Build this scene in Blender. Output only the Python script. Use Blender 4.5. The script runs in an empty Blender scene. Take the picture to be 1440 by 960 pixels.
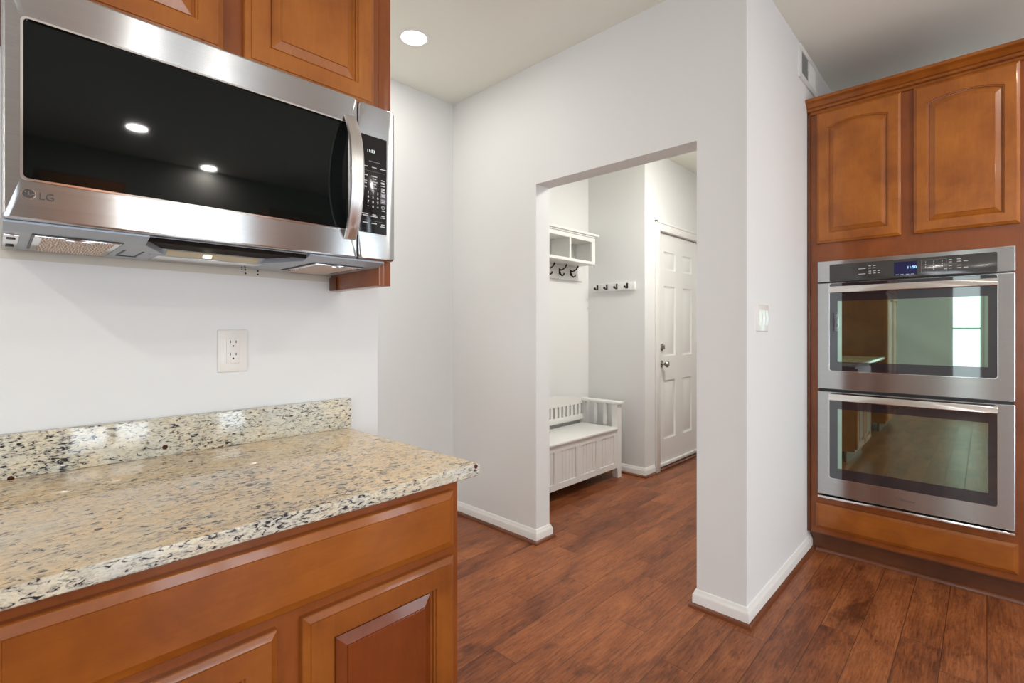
import bpy, bmesh, math, random
from mathutils import Vector, Matrix
random.seed(7)
C = bpy.context.scene.collection
scene = bpy.context.scene

# ------------------------------------------------------------------ camera, world, light, exposure
cam_d = bpy.data.cameras.new('camera'); cam = bpy.data.objects.new('camera', cam_d); C.objects.link(cam)
cam.location = (0, 0, 1.2185)
cam.rotation_euler = (math.radians(90), 0, math.radians(43.744 - 90))
cam_d.sensor_width = 36.0
cam_d.lens = 696.5 * 36 / 1440
cam_d.shift_y = -15.6 / 1440
cam_d.clip_start = 0.02
scene.camera = cam

scene.view_settings.view_transform = 'Standard'
scene.view_settings.look = 'None'
scene.view_settings.gamma = 1.0
scene.view_settings.use_curve_mapping = False
scene.view_settings.exposure = 0.1

world = bpy.data.worlds.new('world'); scene.world = world; world.use_nodes = True
world.node_tree.nodes['Background'].inputs[0].default_value = (0.75, 0.87, 1.0, 1)
world.node_tree.nodes['Background'].inputs[1].default_value = 1.2

def area(name, loc, direction, sx, sy, power, col):
    d = bpy.data.lights.new(name, 'AREA'); d.shape = 'RECTANGLE'; d.size = sx; d.size_y = sy
    d.energy = power; d.color = col
    o = bpy.data.objects.new(name, d); C.objects.link(o); o.location = loc
    o.rotation_euler = Vector(direction).to_track_quat('-Z', 'Y').to_euler()
    return o
DAY = (0.82, 0.915, 1.0)
# daylight standing just outside each window, two of them added
area('daylight_patio', (1.29, -3.22, 1.06), (0, 1, 0), 0.90, 1.95, 40, DAY)
area('daylight_side', (2.985, -3.22, 1.15), (0, 1, 0), 0.55, 1.9, 22, DAY)
area('added_daylight_rear', (-0.9, -3.22, 1.45), (0, 1, 0), 1.5, 1.3, 34, DAY)  # light of an unseen rear window, added to brighten the room
area('added_daylight_end', (-4.32, -1.35, 1.25), (1, 0, 0), 1.5, 1.7, 74, DAY)  # light of an unseen end window, added to lift the whole room
area('daylight_nook', (-4.32, 0.22, 1.25), (1, 0, 0), 0.36, 1.7, 5, (0.84, 1.0, 0.90))

# ------------------------------------------------------------------ materials
def mat(name):
    m = bpy.data.materials.new(name); m.use_nodes = True
    nt = m.node_tree; b = nt.nodes['Principled BSDF']
    return m, nt, b
def N(nt, t, **kw):
    n = nt.nodes.new(t)
    for k, v in kw.items():
        if k == 'inp':
            for i, val in v.items(): n.inputs[i].default_value = val
        else: setattr(n, k, v)
    return n
def L(nt, a, b): nt.links.new(a, b)
def c4(r, g, b): return (r, g, b, 1)
def ramp(nt, fac, stops, interp='LINEAR'):
    r = N(nt, 'ShaderNodeValToRGB'); r.color_ramp.interpolation = interp
    e = r.color_ramp.elements
    while len(e) < len(stops): e.new(0.5)
    for i, (p, c) in enumerate(stops): e[i].position = p; e[i].color = c4(*c)
    L(nt, fac, r.inputs[0]); return r
def mixc(nt, fac, a, b, mode='MIX'):
    m = N(nt, 'ShaderNodeMix', data_type='RGBA', blend_type=mode)
    for sock, v in ((m.inputs[0], fac), (m.inputs[6], a), (m.inputs[7], b)):
        if hasattr(v, 'links'): L(nt, v, sock)
        else: sock.default_value = v
    return m.outputs[2]
def math_(nt, op, a, b=0.0, cc=None):
    m = N(nt, 'ShaderNodeMath', operation=op)
    for i, v in enumerate((a, b) if cc is None else (a, b, cc)):
        if hasattr(v, 'links'): L(nt, v, m.inputs[i])
        else: m.inputs[i].default_value = v
    return m.outputs[0]
def coords(nt, scale=(1, 1, 1)):
    tc = N(nt, 'ShaderNodeTexCoord'); mp = N(nt, 'ShaderNodeMapping'); mp.inputs['Scale'].default_value = scale
    L(nt, tc.outputs['Object'], mp.inputs[0]); return mp.outputs[0]
def noise(nt, vec, scale, detail=3, rough=0.5, dist=0.0):
    n = N(nt, 'ShaderNodeTexNoise'); n.inputs['Scale'].default_value = scale; n.inputs['Detail'].default_value = detail
    n.inputs['Roughness'].default_value = rough; n.inputs['Distortion'].default_value = dist
    L(nt, vec, n.inputs['Vector']); return n.outputs['Fac']
def bump(nt, b, h, strength, dist=0.01):
    n = N(nt, 'ShaderNodeBump'); n.inputs['Strength'].default_value = strength; n.inputs['Distance'].default_value = dist
    L(nt, h, n.inputs['Height']); L(nt, n.outputs[0], b.inputs['Normal'])

def plain(name, col, rough=0.5, metal=0.0, coat=0.0, var=0.03, nscale=6, emit=None, es=0, spec=None):
    m, nt, b = mat(name)
    n = noise(nt, coords(nt), nscale, 3)
    lo = tuple(x * (1 - var) for x in col); hi = tuple(min(1, x * (1 + var)) for x in col)
    r = ramp(nt, n, [(0.3, lo), (0.7, hi)]); L(nt, r.outputs[0], b.inputs['Base Color'])
    b.inputs['Roughness'].default_value = rough; b.inputs['Metallic'].default_value = metal
    b.inputs['Coat Weight'].default_value = coat
    if spec is not None: b.inputs['Specular IOR Level'].default_value = spec
    if emit: b.inputs['Emission Color'].default_value = c4(*emit); b.inputs['Emission Strength'].default_value = es
    return m
def wall_paint(name, col, rough=0.55):
    m, nt, b = mat(name); v = coords(nt)
    r = ramp(nt, noise(nt, v, 1.3, 2), [(0.3, tuple(x * 0.985 for x in col)), (0.7, col)])
    L(nt, r.outputs[0], b.inputs['Base Color']); b.inputs['Roughness'].default_value = rough
    b.inputs['Specular IOR Level'].default_value = 0.3
    bump(nt, b, noise(nt, v, 220, 2), 0.04, 0.002); return m
def wood(name, dark, mid, light, rough=0.32, grain=(1, 1, 1), coat=0.45):
    m, nt, b = mat(name)
    v = coords(nt)
    blot = noise(nt, v, 5.5, 4, 0.6, 0.4)
    r = ramp(nt, blot, [(0.25, dark), (0.5, mid), (0.78, light)])
    g = noise(nt, coords(nt, grain), 14, 5, 0.65, 0.6)
    gr = ramp(nt, g, [(0.3, (0.90, 0.89, 0.88)), (0.6, (1.03, 1.03, 1.03))])
    pores = noise(nt, coords(nt, tuple(x * 4 for x in grain)), 60, 2, 0.6)
    pr = ramp(nt, pores, [(0.28, (0.82, 0.8, 0.78)), (0.42, (1, 1, 1))])
    col = mixc(nt, 1.0, r.outputs[0], gr.outputs[0], 'MULTIPLY')
    col = mixc(nt, 0.6, col, pr.outputs[0], 'MULTIPLY')
    L(nt, col, b.inputs['Base Color']); b.inputs['Roughness'].default_value = rough
    b.inputs['Coat Weight'].default_value = coat; b.inputs['Coat Roughness'].default_value = 0.09
    b.inputs['Specular IOR Level'].default_value = 0.35
    return m
def steel(name, col=(0.62, 0.61, 0.60), rough=0.22, upright=False, stretch=(2, 2, 900), aniso=1.0):
    m, nt, b = mat(name)
    n = noise(nt, coords(nt, stretch), 1.0, 2)
    r = ramp(nt, n, [(0.3, tuple(x * 0.94 for x in col)), (0.7, tuple(min(1, x * 1.05) for x in col))])
    L(nt, r.outputs[0], b.inputs['Base Color'])
    b.inputs['Metallic'].default_value = 1.0; b.inputs['Roughness'].default_value = rough
    b.inputs['Anisotropic'].default_value = aniso; b.inputs['Anisotropic Rotation'].default_value = 0.0 if upright else 0.25
    tg = N(nt, 'ShaderNodeTangent', direction_type='RADIAL', axis='Z'); L(nt, tg.outputs[0], b.inputs['Tangent'])
    return m
def granite(name, stops, shift=0.0, spec=0.85):
    m, nt, b = mat(name); v = coords(nt)
    w = coords(nt, (0.62, 1.0, 1.5))
    cl = noise(nt, v, 7, 5, 0.65, 0.8)
    base = ramp(nt, cl, list(zip((0.30, 0.45, 0.58, 0.75), stops)))
    cr = ramp(nt, noise(nt, w, 62, 5, 0.7, 0.5), [(0.36, (0.80, 0.79, 0.77)), (0.52, (1.0, 0.99, 0.96)), (0.70, (1.10, 1.07, 1.0))])
    fine = ramp(nt, noise(nt, w, 210, 3, 0.7, 0.2), [(0.32, (0.62, 0.60, 0.60)), (0.46, (1.0, 1.0, 1.0))])
    col = mixc(nt, 1.0, base.outputs[0], cr.outputs[0], 'MULTIPLY')
    col = mixc(nt, 0.75, col, fine.outputs[0], 'MULTIPLY')
    # grey and black mica flecks gathered in drifts
    dr = noise(nt, v, 9, 3, 0.55)
    fl = math_(nt, 'ADD', noise(nt, w, 120, 4, 0.62, 0.9), math_(nt, 'MULTIPLY', dr, 0.24))
    g1 = ramp(nt, fl, [(0.640 - shift, (0, 0, 0)), (0.700 - shift, (1, 1, 1))])
    col = mixc(nt, math_(nt, 'MULTIPLY', g1.outputs[0], 0.62), col, c4(0.27, 0.25, 0.225))
    g2 = ramp(nt, fl, [(0.725 - shift * 0.8, (0, 0, 0)), (0.755 - shift * 0.8, (1, 1, 1))])
    col = mixc(nt, g2.outputs[0], col, c4(0.028, 0.034, 0.042))
    vo = N(nt, 'ShaderNodeTexVoronoi'); vo.inputs['Scale'].default_value = 34; L(nt, v, vo.inputs['Vector'])
    gm = math_(nt, 'LESS_THAN', vo.outputs['Distance'], 0.20)
    sep = N(nt, 'ShaderNodeSeparateColor'); L(nt, vo.outputs['Color'], sep.inputs[0])
    gm = math_(nt, 'MULTIPLY', gm, math_(nt, 'GREATER_THAN', sep.outputs[0], 0.93))
    col = mixc(nt, gm, col, c4(0.06, 0.018, 0.016))
    L(nt, col, b.inputs['Base Color']); b.inputs['Roughness'].default_value = 0.05
    b.inputs['Specular IOR Level'].default_value = spec
    return m
def plank_floor():
    m, nt, b = mat('hickory_planks'); W = 0.1245; LEN = 1.05
    tc = N(nt, 'ShaderNodeTexCoord'); s = N(nt, 'ShaderNodeSeparateXYZ'); L(nt, tc.outputs['Object'], s.inputs[0])
    x, y = s.outputs[0], s.outputs[1]
    yy = math_(nt, 'DIVIDE', math_(nt, 'SUBTRACT', y, 0.62 - W * 40), W)
    row = math_(nt, 'FLOOR', yy); fy = math_(nt, 'FRACT', yy)
    wn = N(nt, 'ShaderNodeTexWhiteNoise', noise_dimensions='1D'); L(nt, row, wn.inputs['W'])
    xx = math_(nt, 'DIVIDE', math_(nt, 'ADD', x, math_(nt, 'MULTIPLY', wn.outputs['Value'], 7.3)), LEN)
    xx = math_(nt, 'ADD', xx, 20.0)
    colid = math_(nt, 'FLOOR', xx); fx = math_(nt, 'FRACT', xx)
    cb = N(nt, 'ShaderNodeCombineXYZ'); L(nt, row, cb.inputs[0]); L(nt, colid, cb.inputs[1])
    w2 = N(nt, 'ShaderNodeTexWhiteNoise', noise_dimensions='3D'); L(nt, cb.outputs[0], w2.inputs['Vector'])
    rnd = w2.outputs['Value']
    off = N(nt, 'ShaderNodeVectorMath', operation='SCALE'); L(nt, w2.outputs['Color'], off.inputs[0]); off.inputs['Scale'].default_value = 13.0
    def gv(sx, sy):
        c = N(nt, 'ShaderNodeCombineXYZ'); L(nt, math_(nt, 'MULTIPLY', x, sx), c.inputs[0]); L(nt, math_(nt, 'MULTIPLY', y, sy), c.inputs[1])
        a = N(nt, 'ShaderNodeVectorMath', operation='ADD'); L(nt, c.outputs[0], a.inputs[0]); L(nt, off.outputs[0], a.inputs[1]); return a.outputs[0]
    grain = noise(nt, gv(2.6, 24), 2.6, 8, 0.72, 2.2)
    blot = noise(nt, gv(2.2, 7), 1.4, 3, 0.55, 0.8)
    fig = noise(nt, gv(3.2, 9.0), 3.2, 6, 0.75, 3.5)
    tone = math_(nt, 'ADD', math_(nt, 'MULTIPLY', grain, 0.55), math_(nt, 'ADD', math_(nt, 'MULTIPLY', blot, 0.38), math_(nt, 'MULTIPLY', math_(nt, 'SUBTRACT', rnd, 0.5), 0.10)))
    streak = noise(nt, gv(5, 130), 1.0, 3, 0.6)
    tone = math_(nt, 'ADD', tone, math_(nt, 'MULTIPLY', math_(nt, 'SUBTRACT', streak, 0.5), 0.22))
    r = ramp(nt, tone, [(0.28, (0.062, 0.017, 0.007)), (0.40, (0.170, 0.049, 0.017)), (0.52, (0.290, 0.091, 0.030)), (0.66, (0.42, 0.155, 0.054))])
    fr = ramp(nt, fig, [(0.30, (0.55, 0.5, 0.5)), (0.44, (1, 1, 1)), (1.0, (1.05, 1.05, 1.05))])
    col = mixc(nt, 0.75, r.outputs[0], fr.outputs[0], 'MULTIPLY')
    # mineral smudges and short dark pores
    sm = ramp(nt, noise(nt, gv(2.6, 6.5), 1.0, 4, 0.65, 1.2), [(0.29, (0.42, 0.38, 0.36)), (0.40, (1, 1, 1))])
    col = mixc(nt, 0.9, col, sm.outputs[0], 'MULTIPLY')
    po = ramp(nt, noise(nt, gv(22, 95), 1.0, 3, 0.6, 0.6), [(0.30, (0.5, 0.45, 0.42)), (0.39, (1, 1, 1))])
    col = mixc(nt, 0.8, col, po.outputs[0], 'MULTIPLY')
    ey = math_(nt, 'MULTIPLY', math_(nt, 'MINIMUM', fy, math_(nt, 'SUBTRACT', 1.0, fy)), W)
    ex = math_(nt, 'MULTIPLY', math_(nt, 'MINIMUM', fx, math_(nt, 'SUBTRACT', 1.0, fx)), LEN)
    e = math_(nt, 'MINIMUM', ey, ex)
    gap = ramp(nt, math_(nt, 'MULTIPLY', e, 200.0), [(0.10, (0.25, 0.22, 0.2)), (0.45, (1, 1, 1))])
    col = mixc(nt, 0.85, col, gap.outputs[0], 'MULTIPLY')
    L(nt, col, b.inputs['Base Color'])
    rr = ramp(nt, grain, [(0.2, (0.26,) * 3), (0.8, (0.40,) * 3)]); L(nt, rr.outputs[0], b.inputs['Roughness'])
    b.inputs['Specular IOR Level'].default_value = 0.32
    hs = math_(nt, 'ADD', math_(nt, 'MULTIPLY', noise(nt, gv(1.5, 9), 2.0, 3), 0.5), math_(nt, 'MULTIPLY', gap.outputs[0], 0.5))
    bump(nt, b, hs, 0.35, 0.004)
    return m
def oven_glass(name, tint, fac, base):
    m, nt, b = mat(name); out = nt.nodes['Material Output']
    v = coords(nt)
    r = ramp(nt, noise(nt, v, 3.5, 2, 0.5, 1.0), [(0.35, tuple(x * 0.85 for x in tint)), (0.65, tint)])
    b.inputs['Base Color'].default_value = c4(*base); b.inputs['Roughness'].default_value = 0.04
    g = N(nt, 'ShaderNodeBsdfGlossy'); g.inputs['Roughness'].default_value = 0.015; L(nt, r.outputs[0], g.inputs['Color'])
    mx = N(nt, 'ShaderNodeMixShader'); mx.inputs[0].default_value = fac
    L(nt, b.outputs[0], mx.inputs[1]); L(nt, g.outputs[0], mx.inputs[2]); L(nt, mx.outputs[0], out.inputs[0])
    return m
def pane_glass():
    m, nt, b = mat('window_pane'); out = nt.nodes['Material Output']
    t = N(nt, 'ShaderNodeBsdfTransparent'); g = N(nt, 'ShaderNodeBsdfGlossy'); g.inputs['Roughness'].default_value = 0.01
    mx = N(nt, 'ShaderNodeMixShader'); mx.inputs[0].default_value = 0.06
    L(nt, t.outputs[0], mx.inputs[1]); L(nt, g.outputs[0], mx.inputs[2]); L(nt, mx.outputs[0], out.inputs[0]); return m
def mesh_filter():
    m, nt, b = mat('filter_mesh')
    w = N(nt, 'ShaderNodeTexWave'); w.inputs['Scale'].default_value = 70; w.inputs['Distortion'].default_value = 9; w.inputs['Detail'].default_value = 2
    L(nt, coords(nt), w.inputs['Vector'])
    n = noise(nt, coords(nt), 260, 3)
    f = math_(nt, 'ADD', math_(nt, 'MULTIPLY', w.outputs['Fac'], 0.5), math_(nt, 'MULTIPLY', n, 0.5))
    r = ramp(nt, f, [(0.25, (0.28, 0.16, 0.10)), (0.5, (0.62, 0.44, 0.33)), (0.75, (0.88, 0.80, 0.72))])
    L(nt, r.outputs[0], b.inputs['Base Color']); b.inputs['Metallic'].default_value = 0.4; b.inputs['Roughness'].default_value = 0.45
    bump(nt, b, f, 0.6, 0.003); return m

M = dict(
    wall=wall_paint('wall_paint', (0.795, 0.80, 0.79)),
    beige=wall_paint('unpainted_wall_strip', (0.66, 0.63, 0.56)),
    ceil=wall_paint('ceiling_paint', (0.90, 0.91, 0.82), 0.8),
    rear_dark=wall_paint('darkened_rear_wall', (0.36, 0.35, 0.33)),  # unseen rear wall darkened to deepen steel reflections and cut bounce light
    trim=plain('white_trim_paint', (0.83, 0.82, 0.79), 0.3, var=0.01),
    white=plain('white_lacquer', (0.82, 0.815, 0.79), 0.3, var=0.01),
    wood_v=wood('cinnamon_maple_upright', (0.25, 0.066, 0.007), (0.37, 0.110, 0.011), (0.46, 0.152, 0.018), grain=(6, 6, 0.7)),
    wood_h=wood('cinnamon_maple_level', (0.20, 0.050, 0.005), (0.295, 0.082, 0.008), (0.38, 0.118, 0.013), grain=(0.9, 0.9, 6)),
    wood_f=wood('cinnamon_maple_frame', (0.185, 0.043, 0.007), (0.25, 0.063, 0.010), (0.31, 0.085, 0.014), grain=(6, 6, 0.8)),
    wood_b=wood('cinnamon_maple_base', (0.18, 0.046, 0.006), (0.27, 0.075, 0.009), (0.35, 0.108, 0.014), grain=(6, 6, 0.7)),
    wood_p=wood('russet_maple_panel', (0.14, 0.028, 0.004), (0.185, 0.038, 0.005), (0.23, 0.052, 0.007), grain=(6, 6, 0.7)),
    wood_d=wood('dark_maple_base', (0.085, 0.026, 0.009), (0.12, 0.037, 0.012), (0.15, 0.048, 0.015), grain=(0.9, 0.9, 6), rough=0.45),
    shoe=wood('shoe_molding_wood', (0.11, 0.035, 0.015), (0.16, 0.05, 0.02), (0.2, 0.065, 0.026), grain=(1, 1, 6)),
    granite=granite('granite', ((0.74, 0.66, 0.51), (0.79, 0.64, 0.44), (0.83, 0.62, 0.37), (0.76, 0.61, 0.43))),
    granite_cut=granite('granite_cross_cut', ((0.66, 0.68, 0.64), (0.72, 0.70, 0.60), (0.76, 0.69, 0.54), (0.70, 0.68, 0.60)), 0.022, 0.6), floor=plank_floor(),
    steel=steel('brushed_steel', (0.515, 0.525, 0.53)), steel_b=steel('bright_steel', (0.84, 0.82, 0.79), 0.22),
    steel_v=steel('brushed_handle_steel', (0.80, 0.79, 0.775), 0.42, True, (900, 2, 2), 0.6),
    steel_s=plain('polished_steel_edge', (0.80, 0.80, 0.80), 0.12, 1.0, var=0.01),
    mglass=plain('black_microwave_glass', (0.004, 0.006, 0.0055), 0.03, var=0.2, nscale=2, spec=0.24),
    black=plain('black_plastic', (0.012, 0.012, 0.013), 0.35, var=0.1),
    panel_black=plain('black_panel_glass', (0.010, 0.010, 0.011), 0.12, var=0.1),
    grey_plastic=plain('grey_enamel', (0.40, 0.46, 0.54), 0.35, 0.2, var=0.04),
    dark_recess=plain('dark_recess_plastic', (0.018, 0.013, 0.010), 0.7, var=0.15, spec=0.1),
    mesh=mesh_filter(),
    text=plain('pale_print', (0.75, 0.75, 0.75), 0.5, emit=(0.8, 0.8, 0.8), es=0.15),
    text_dim=plain('dim_print', (0.22, 0.24, 0.24), 0.5),
    keypad=plain('grey_key_print', (0.20, 0.20, 0.24), 0.4),
    display_text=plain('lit_clock_digits', (0.6, 0.65, 0.65), 0.5, emit=(0.75, 0.85, 0.85), es=0.8),
    blue_text=plain('lit_blue_digits', (0.3, 0.6, 0.9), 0.5, emit=(0.35, 0.65, 1.0), es=1.6),
    blue_disp=plain('blue_display_glass', (0.012, 0.012, 0.05), 0.1, var=0.3, emit=(0.02, 0.03, 0.16), es=0.12),
    logo=plain('chrome_emblem', (0.75, 0.75, 0.75), 0.12, 1.0, var=0.02),
    logo_dark=plain('engraved_emblem', (0.045, 0.045, 0.045), 0.5),
    oven_panel=plain('graphite_control_glass', (0.055, 0.053, 0.050), 0.12, var=0.1),
    oglass=oven_glass('oven_door_glass', (0.55, 0.57, 0.60), 0.16, (0.02, 0.022, 0.028)),
    owin=oven_glass('oven_window_glass', (0.64, 0.92, 0.76), 0.60, (0.03, 0.032, 0.02)),
    plate=plain('white_plastic', (0.80, 0.77, 0.73), 0.3, var=0.01),
    slot=plain('dark_slot', (0.01, 0.01, 0.01), 0.6),
    bronze=plain('dark_bronze', (0.02, 0.017, 0.014), 0.35, 0.6, var=0.2),
    nickel=plain('satin_nickel', (0.42, 0.40, 0.37), 0.25, 1.0, var=0.05),
    lamp=plain('lamp_diffuser', (0.9, 0.9, 0.9), 0.5, emit=(1.0, 0.95, 0.87), es=14),
    hoodlamp=plain('cooktop_lamp_lens', (0.42, 0.39, 0.32), 0.3, emit=(1.0, 0.80, 0.45), es=0.10),
    bulb=plain('warm_bulb', (0.9, 0.85, 0.7), 0.3, emit=(1.0, 0.85, 0.55), es=9),
    pane=pane_glass(),
    vent_dark=plain('vent_interior', (0.16, 0.16, 0.14), 0.6),
    vinyl=plain('white_window_vinyl', (0.8, 0.8, 0.8), 0.35, var=0.01),
)

# ------------------------------------------------------------------ mesh helpers
class Frame:
    """local u, v on a face and w standing out of it"""
    def __init__(s, o, U, V, W): s.o, s.U, s.V, s.W = Vector(o), Vector(U), Vector(V), Vector(W)
    def __call__(s, u, v, w=0.0): return s.o + s.U * u + s.V * v + s.W * w
def fy(y): return Frame((0, y, 0), (1, 0, 0), (0, 0, 1), (0, -1, 0))       # face looking to -Y: u = x, v = z
def fx(x): return Frame((x, 0, 0), (0, -1, 0), (0, 0, 1), (-1, 0, 0))      # face looking to -X: u = -y, v = z

class MB:
    def __init__(s): s.bm = bmesh.new()
    def face(s, pts):
        return s.bm.faces.new([s.bm.verts.new(p) for p in pts])
    def box(s, x0, x1, y0, y1, z0, z1, bev=0.0, seg=2):
        x0, x1 = sorted((x0, x1)); y0, y1 = sorted((y0, y1)); z0, z1 = sorted((z0, z1))
        v = [s.bm.verts.new((x, y, z)) for x in (x0, x1) for y in (y0, y1) for z in (z0, z1)]
        fs = [s.bm.faces.new([v[i] for i in q]) for q in ((0, 1, 3, 2), (4, 6, 7, 5), (0, 4, 5, 1), (2, 3, 7, 6), (0, 2, 6, 4), (1, 5, 7, 3))]
        if bev > 0:
            ed = {e for f in fs for e in f.edges}
            bmesh.ops.bevel(s.bm, geom=list(ed), offset=bev, segments=seg, affect='EDGES', profile=0.5)
        return s
    def fbox(s, F, u0, u1, v0, v1, w0, w1, bev=0.0, seg=2):
        a, b = F(u0, v0, w0), F(u1, v1, w1)
        return s.box(a.x, b.x, a.y, b.y, a.z, b.z, bev, seg)
    def loops(s, loops, cap0=True, cap1=True):
        R = [[s.bm.verts.new(p) for p in lp] for lp in loops]; n = len(R[0])
        for a, b in zip(R[:-1], R[1:]):
            for i in range(n):
                j = (i + 1) % n
                s.bm.faces.new((a[i], a[j], b[j], b[i]))
        if cap0: s.bm.faces.new(R[0][::-1])
        if cap1: s.bm.faces.new(R[-1])
        return s
    def extrude(s, pts, vec):
        vec = Vector(vec); return s.loops([[Vector(p) for p in pts], [Vector(p) + vec for p in pts]])
    def tube(s, path, r, n=10, flat=None):
        path = [Vector(p) for p in path]; rs = r if isinstance(r, (list, tuple)) else [r] * len(path)
        L_ = []; up = None
        for i, p in enumerate(path):
            t = (path[min(i + 1, len(path) - 1)] - path[max(i - 1, 0)]).normalized()
            if up is None: up = t.orthogonal().normalized()
            up = (up - t * up.dot(t)).normalized(); sd = t.cross(up)
            L_.append([p + (up * math.cos(2 * math.pi * k / n) + sd * math.sin(2 * math.pi * k / n)) * rs[i] for k in range(n)])
        return s.loops(L_)
    def lathe(s, prof, o, axis, n=28):
        o = Vector(o); ax = Vector(axis).normalized(); a = ax.orthogonal().normalized(); b = ax.cross(a)
        return s.loops([[o + ax * h + (a * math.cos(2 * math.pi * k / n) + b * math.sin(2 * math.pi * k / n)) * max(r, 1e-4) for k in range(n)] for r, h in prof])
    def ball(s, c, r, n=14):
        return s.lathe([(r * math.sin(math.pi * i / 8), -r * math.cos(math.pi * i / 8)) for i in range(9)], c, (0, 0, 1), n)
    def rrect(s, F, u0, u1, v0, v1, w0, w1, rad, edge=0.0, seg=5):
        """plate with rounded corners, front edge eased by edge"""
        def lp(d, w):
            return [F(u, v, w) for u, v in rr(u0 + d, u1 - d, v0 + d, v1 - d, max(rad - d, 0.0005), seg)]
        ls = [lp(0, w0), lp(0, w1 - edge)]
        if edge > 0: ls += [lp(edge * 0.3, w1 - edge * 0.3), lp(edge, w1)]
        return s.loops(ls)
    def ring(s, F, outer, inner, w0, w1):
        """flat frame between two matching outlines"""
        o0 = [F(u, v, w0) for u, v in outer]; o1 = [F(u, v, w1) for u, v in outer]
        i1 = [F(u, v, w1) for u, v in inner]; i0 = [F(u, v, w0) for u, v in inner]
        return s.loops([o0, o1, i1, i0, o0], False, False)
def rr(u0, u1, v0, v1, r, seg=5):
    P = []
    for cx, cy, a0 in ((u1 - r, v1 - r, 0), (u0 + r, v1 - r, 90), (u0 + r, v0 + r, 180), (u1 - r, v0 + r, 270)):
        for k in range(seg + 1):
            a = math.radians(a0 + 90 * k / seg); P.append((cx + r * math.cos(a), cy + r * math.sin(a)))
    return P
def link(name, bm, m, parent=None, smooth=True, weld=True):
    if weld: bmesh.ops.remove_doubles(bm, verts=bm.verts[:], dist=1e-5)
    bmesh.ops.recalc_face_normals(bm, faces=bm.faces[:])
    me = bpy.data.meshes.new(name); bm.to_mesh(me); bm.free()
    return link_mesh(name, me, m, parent, smooth)
def root_of(o):
    while o.parent: o = o.parent
    return o
def link_mesh(name, me, m, parent=None, smooth=True):
    if smooth:
        for p in me.polygons: p.use_smooth = True
        try: me.set_sharp_from_angle(angle=math.radians(14 if name in ('door', 'raised_panel', 'drawer_front', 'crown_molding') else 32))
        except Exception: pass
    me.materials.clear(); me.materials.append(m)
    o = bpy.data.objects.new(name, me); C.objects.link(o)
    if parent:
        me.transform(Matrix.Translation(-root_of(parent).location)); o.parent = parent
    else:
        # a single-mesh thing gets its origin at the middle of its base
        xs = [v.co for v in me.vertices]
        c = Vector(((min(p.x for p in xs) + max(p.x for p in xs)) / 2, (min(p.y for p in xs) + max(p.y for p in xs)) / 2, min(p.z for p in xs)))
        if name not in ('floor',): me.transform(Matrix.Translation(-c)); o.location = c
    return o
def part(name, mb, m, parent, label=None, **k):
    o = link(name, mb.bm, m, parent, **k)
    if label: o['label'] = label
    return o
def struct(name, mb, m, parent=None, **k):
    o = link(name, mb.bm, m, parent, **k)
    if not parent: o['kind'] = 'structure'
    return o
def thing(name, loc, label, cat, group=None):
    o = bpy.data.objects.new(name, None); o.empty_display_size = 0.1; C.objects.link(o); o.location = loc
    o['label'] = label; o['category'] = cat
    if group: o['group'] = group
    return o
def tag(o, label, cat, group=None):
    o['label'] = label; o['category'] = cat
    if group: o['group'] = group
    return o
def copy_thing(r, delta, label, group=None):
    def cp(o, parent):
        c = o.copy(); C.objects.link(c)
        if parent: c.parent = parent
        for ch in [q for q in bpy.data.objects if q.parent == o]: cp(ch, c)
        return c
    c = cp(r, None); c.location = r.location + Vector(delta); c['label'] = label
    if group: c['group'] = group
    return c
def text(name, s, F, u, v, w, size, m, parent, align='LEFT', shear=0.0, depth=0.0004):
    cu = bpy.data.curves.new(name, 'FONT'); cu.body = s; cu.size = size; cu.align_x = align; cu.extrude = depth; cu.shear = shear
    t = bpy.data.objects.new(name, cu); C.objects.link(t); bpy.context.view_layer.update()
    me = bpy.data.meshes.new_from_object(t.evaluated_get(bpy.context.evaluated_depsgraph_get()))
    bpy.data.objects.remove(t); bpy.data.curves.remove(cu)
    o = F(u, v, w)
    X = Matrix(((F.U.x, F.V.x, F.W.x, o.x), (F.U.y, F.V.y, F.W.y, o.y), (F.U.z, F.V.z, F.W.z, o.z), (0, 0, 0, 1)))
    me.transform(X); me.name = name
    return link_mesh(name, me, m, parent, smooth=False)
def sweep(mb, path, prof, side=1):
    """sweep profile (offset into the room, z) along a plan path with mitred corners"""
    P = [Vector((x, y)) for x, y in path]; ls = []
    for i, p in enumerate(P):
        ns = []
        for a, b in ((i - 1, i), (i, i + 1)):
            if 0 <= a and b < len(P):
                d = (P[b] - P[a]).normalized(); ns.append(Vector((-d.y, d.x)) * side)
        n = ns[0] if len(ns) == 1 else (ns[0] + ns[1]) / (1 + ns[0].dot(ns[1]))
        ls.append([Vector((p.x + n.x * o, p.y + n.y * o, z)) for o, z in prof])
    return mb.loops(ls)

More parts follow.
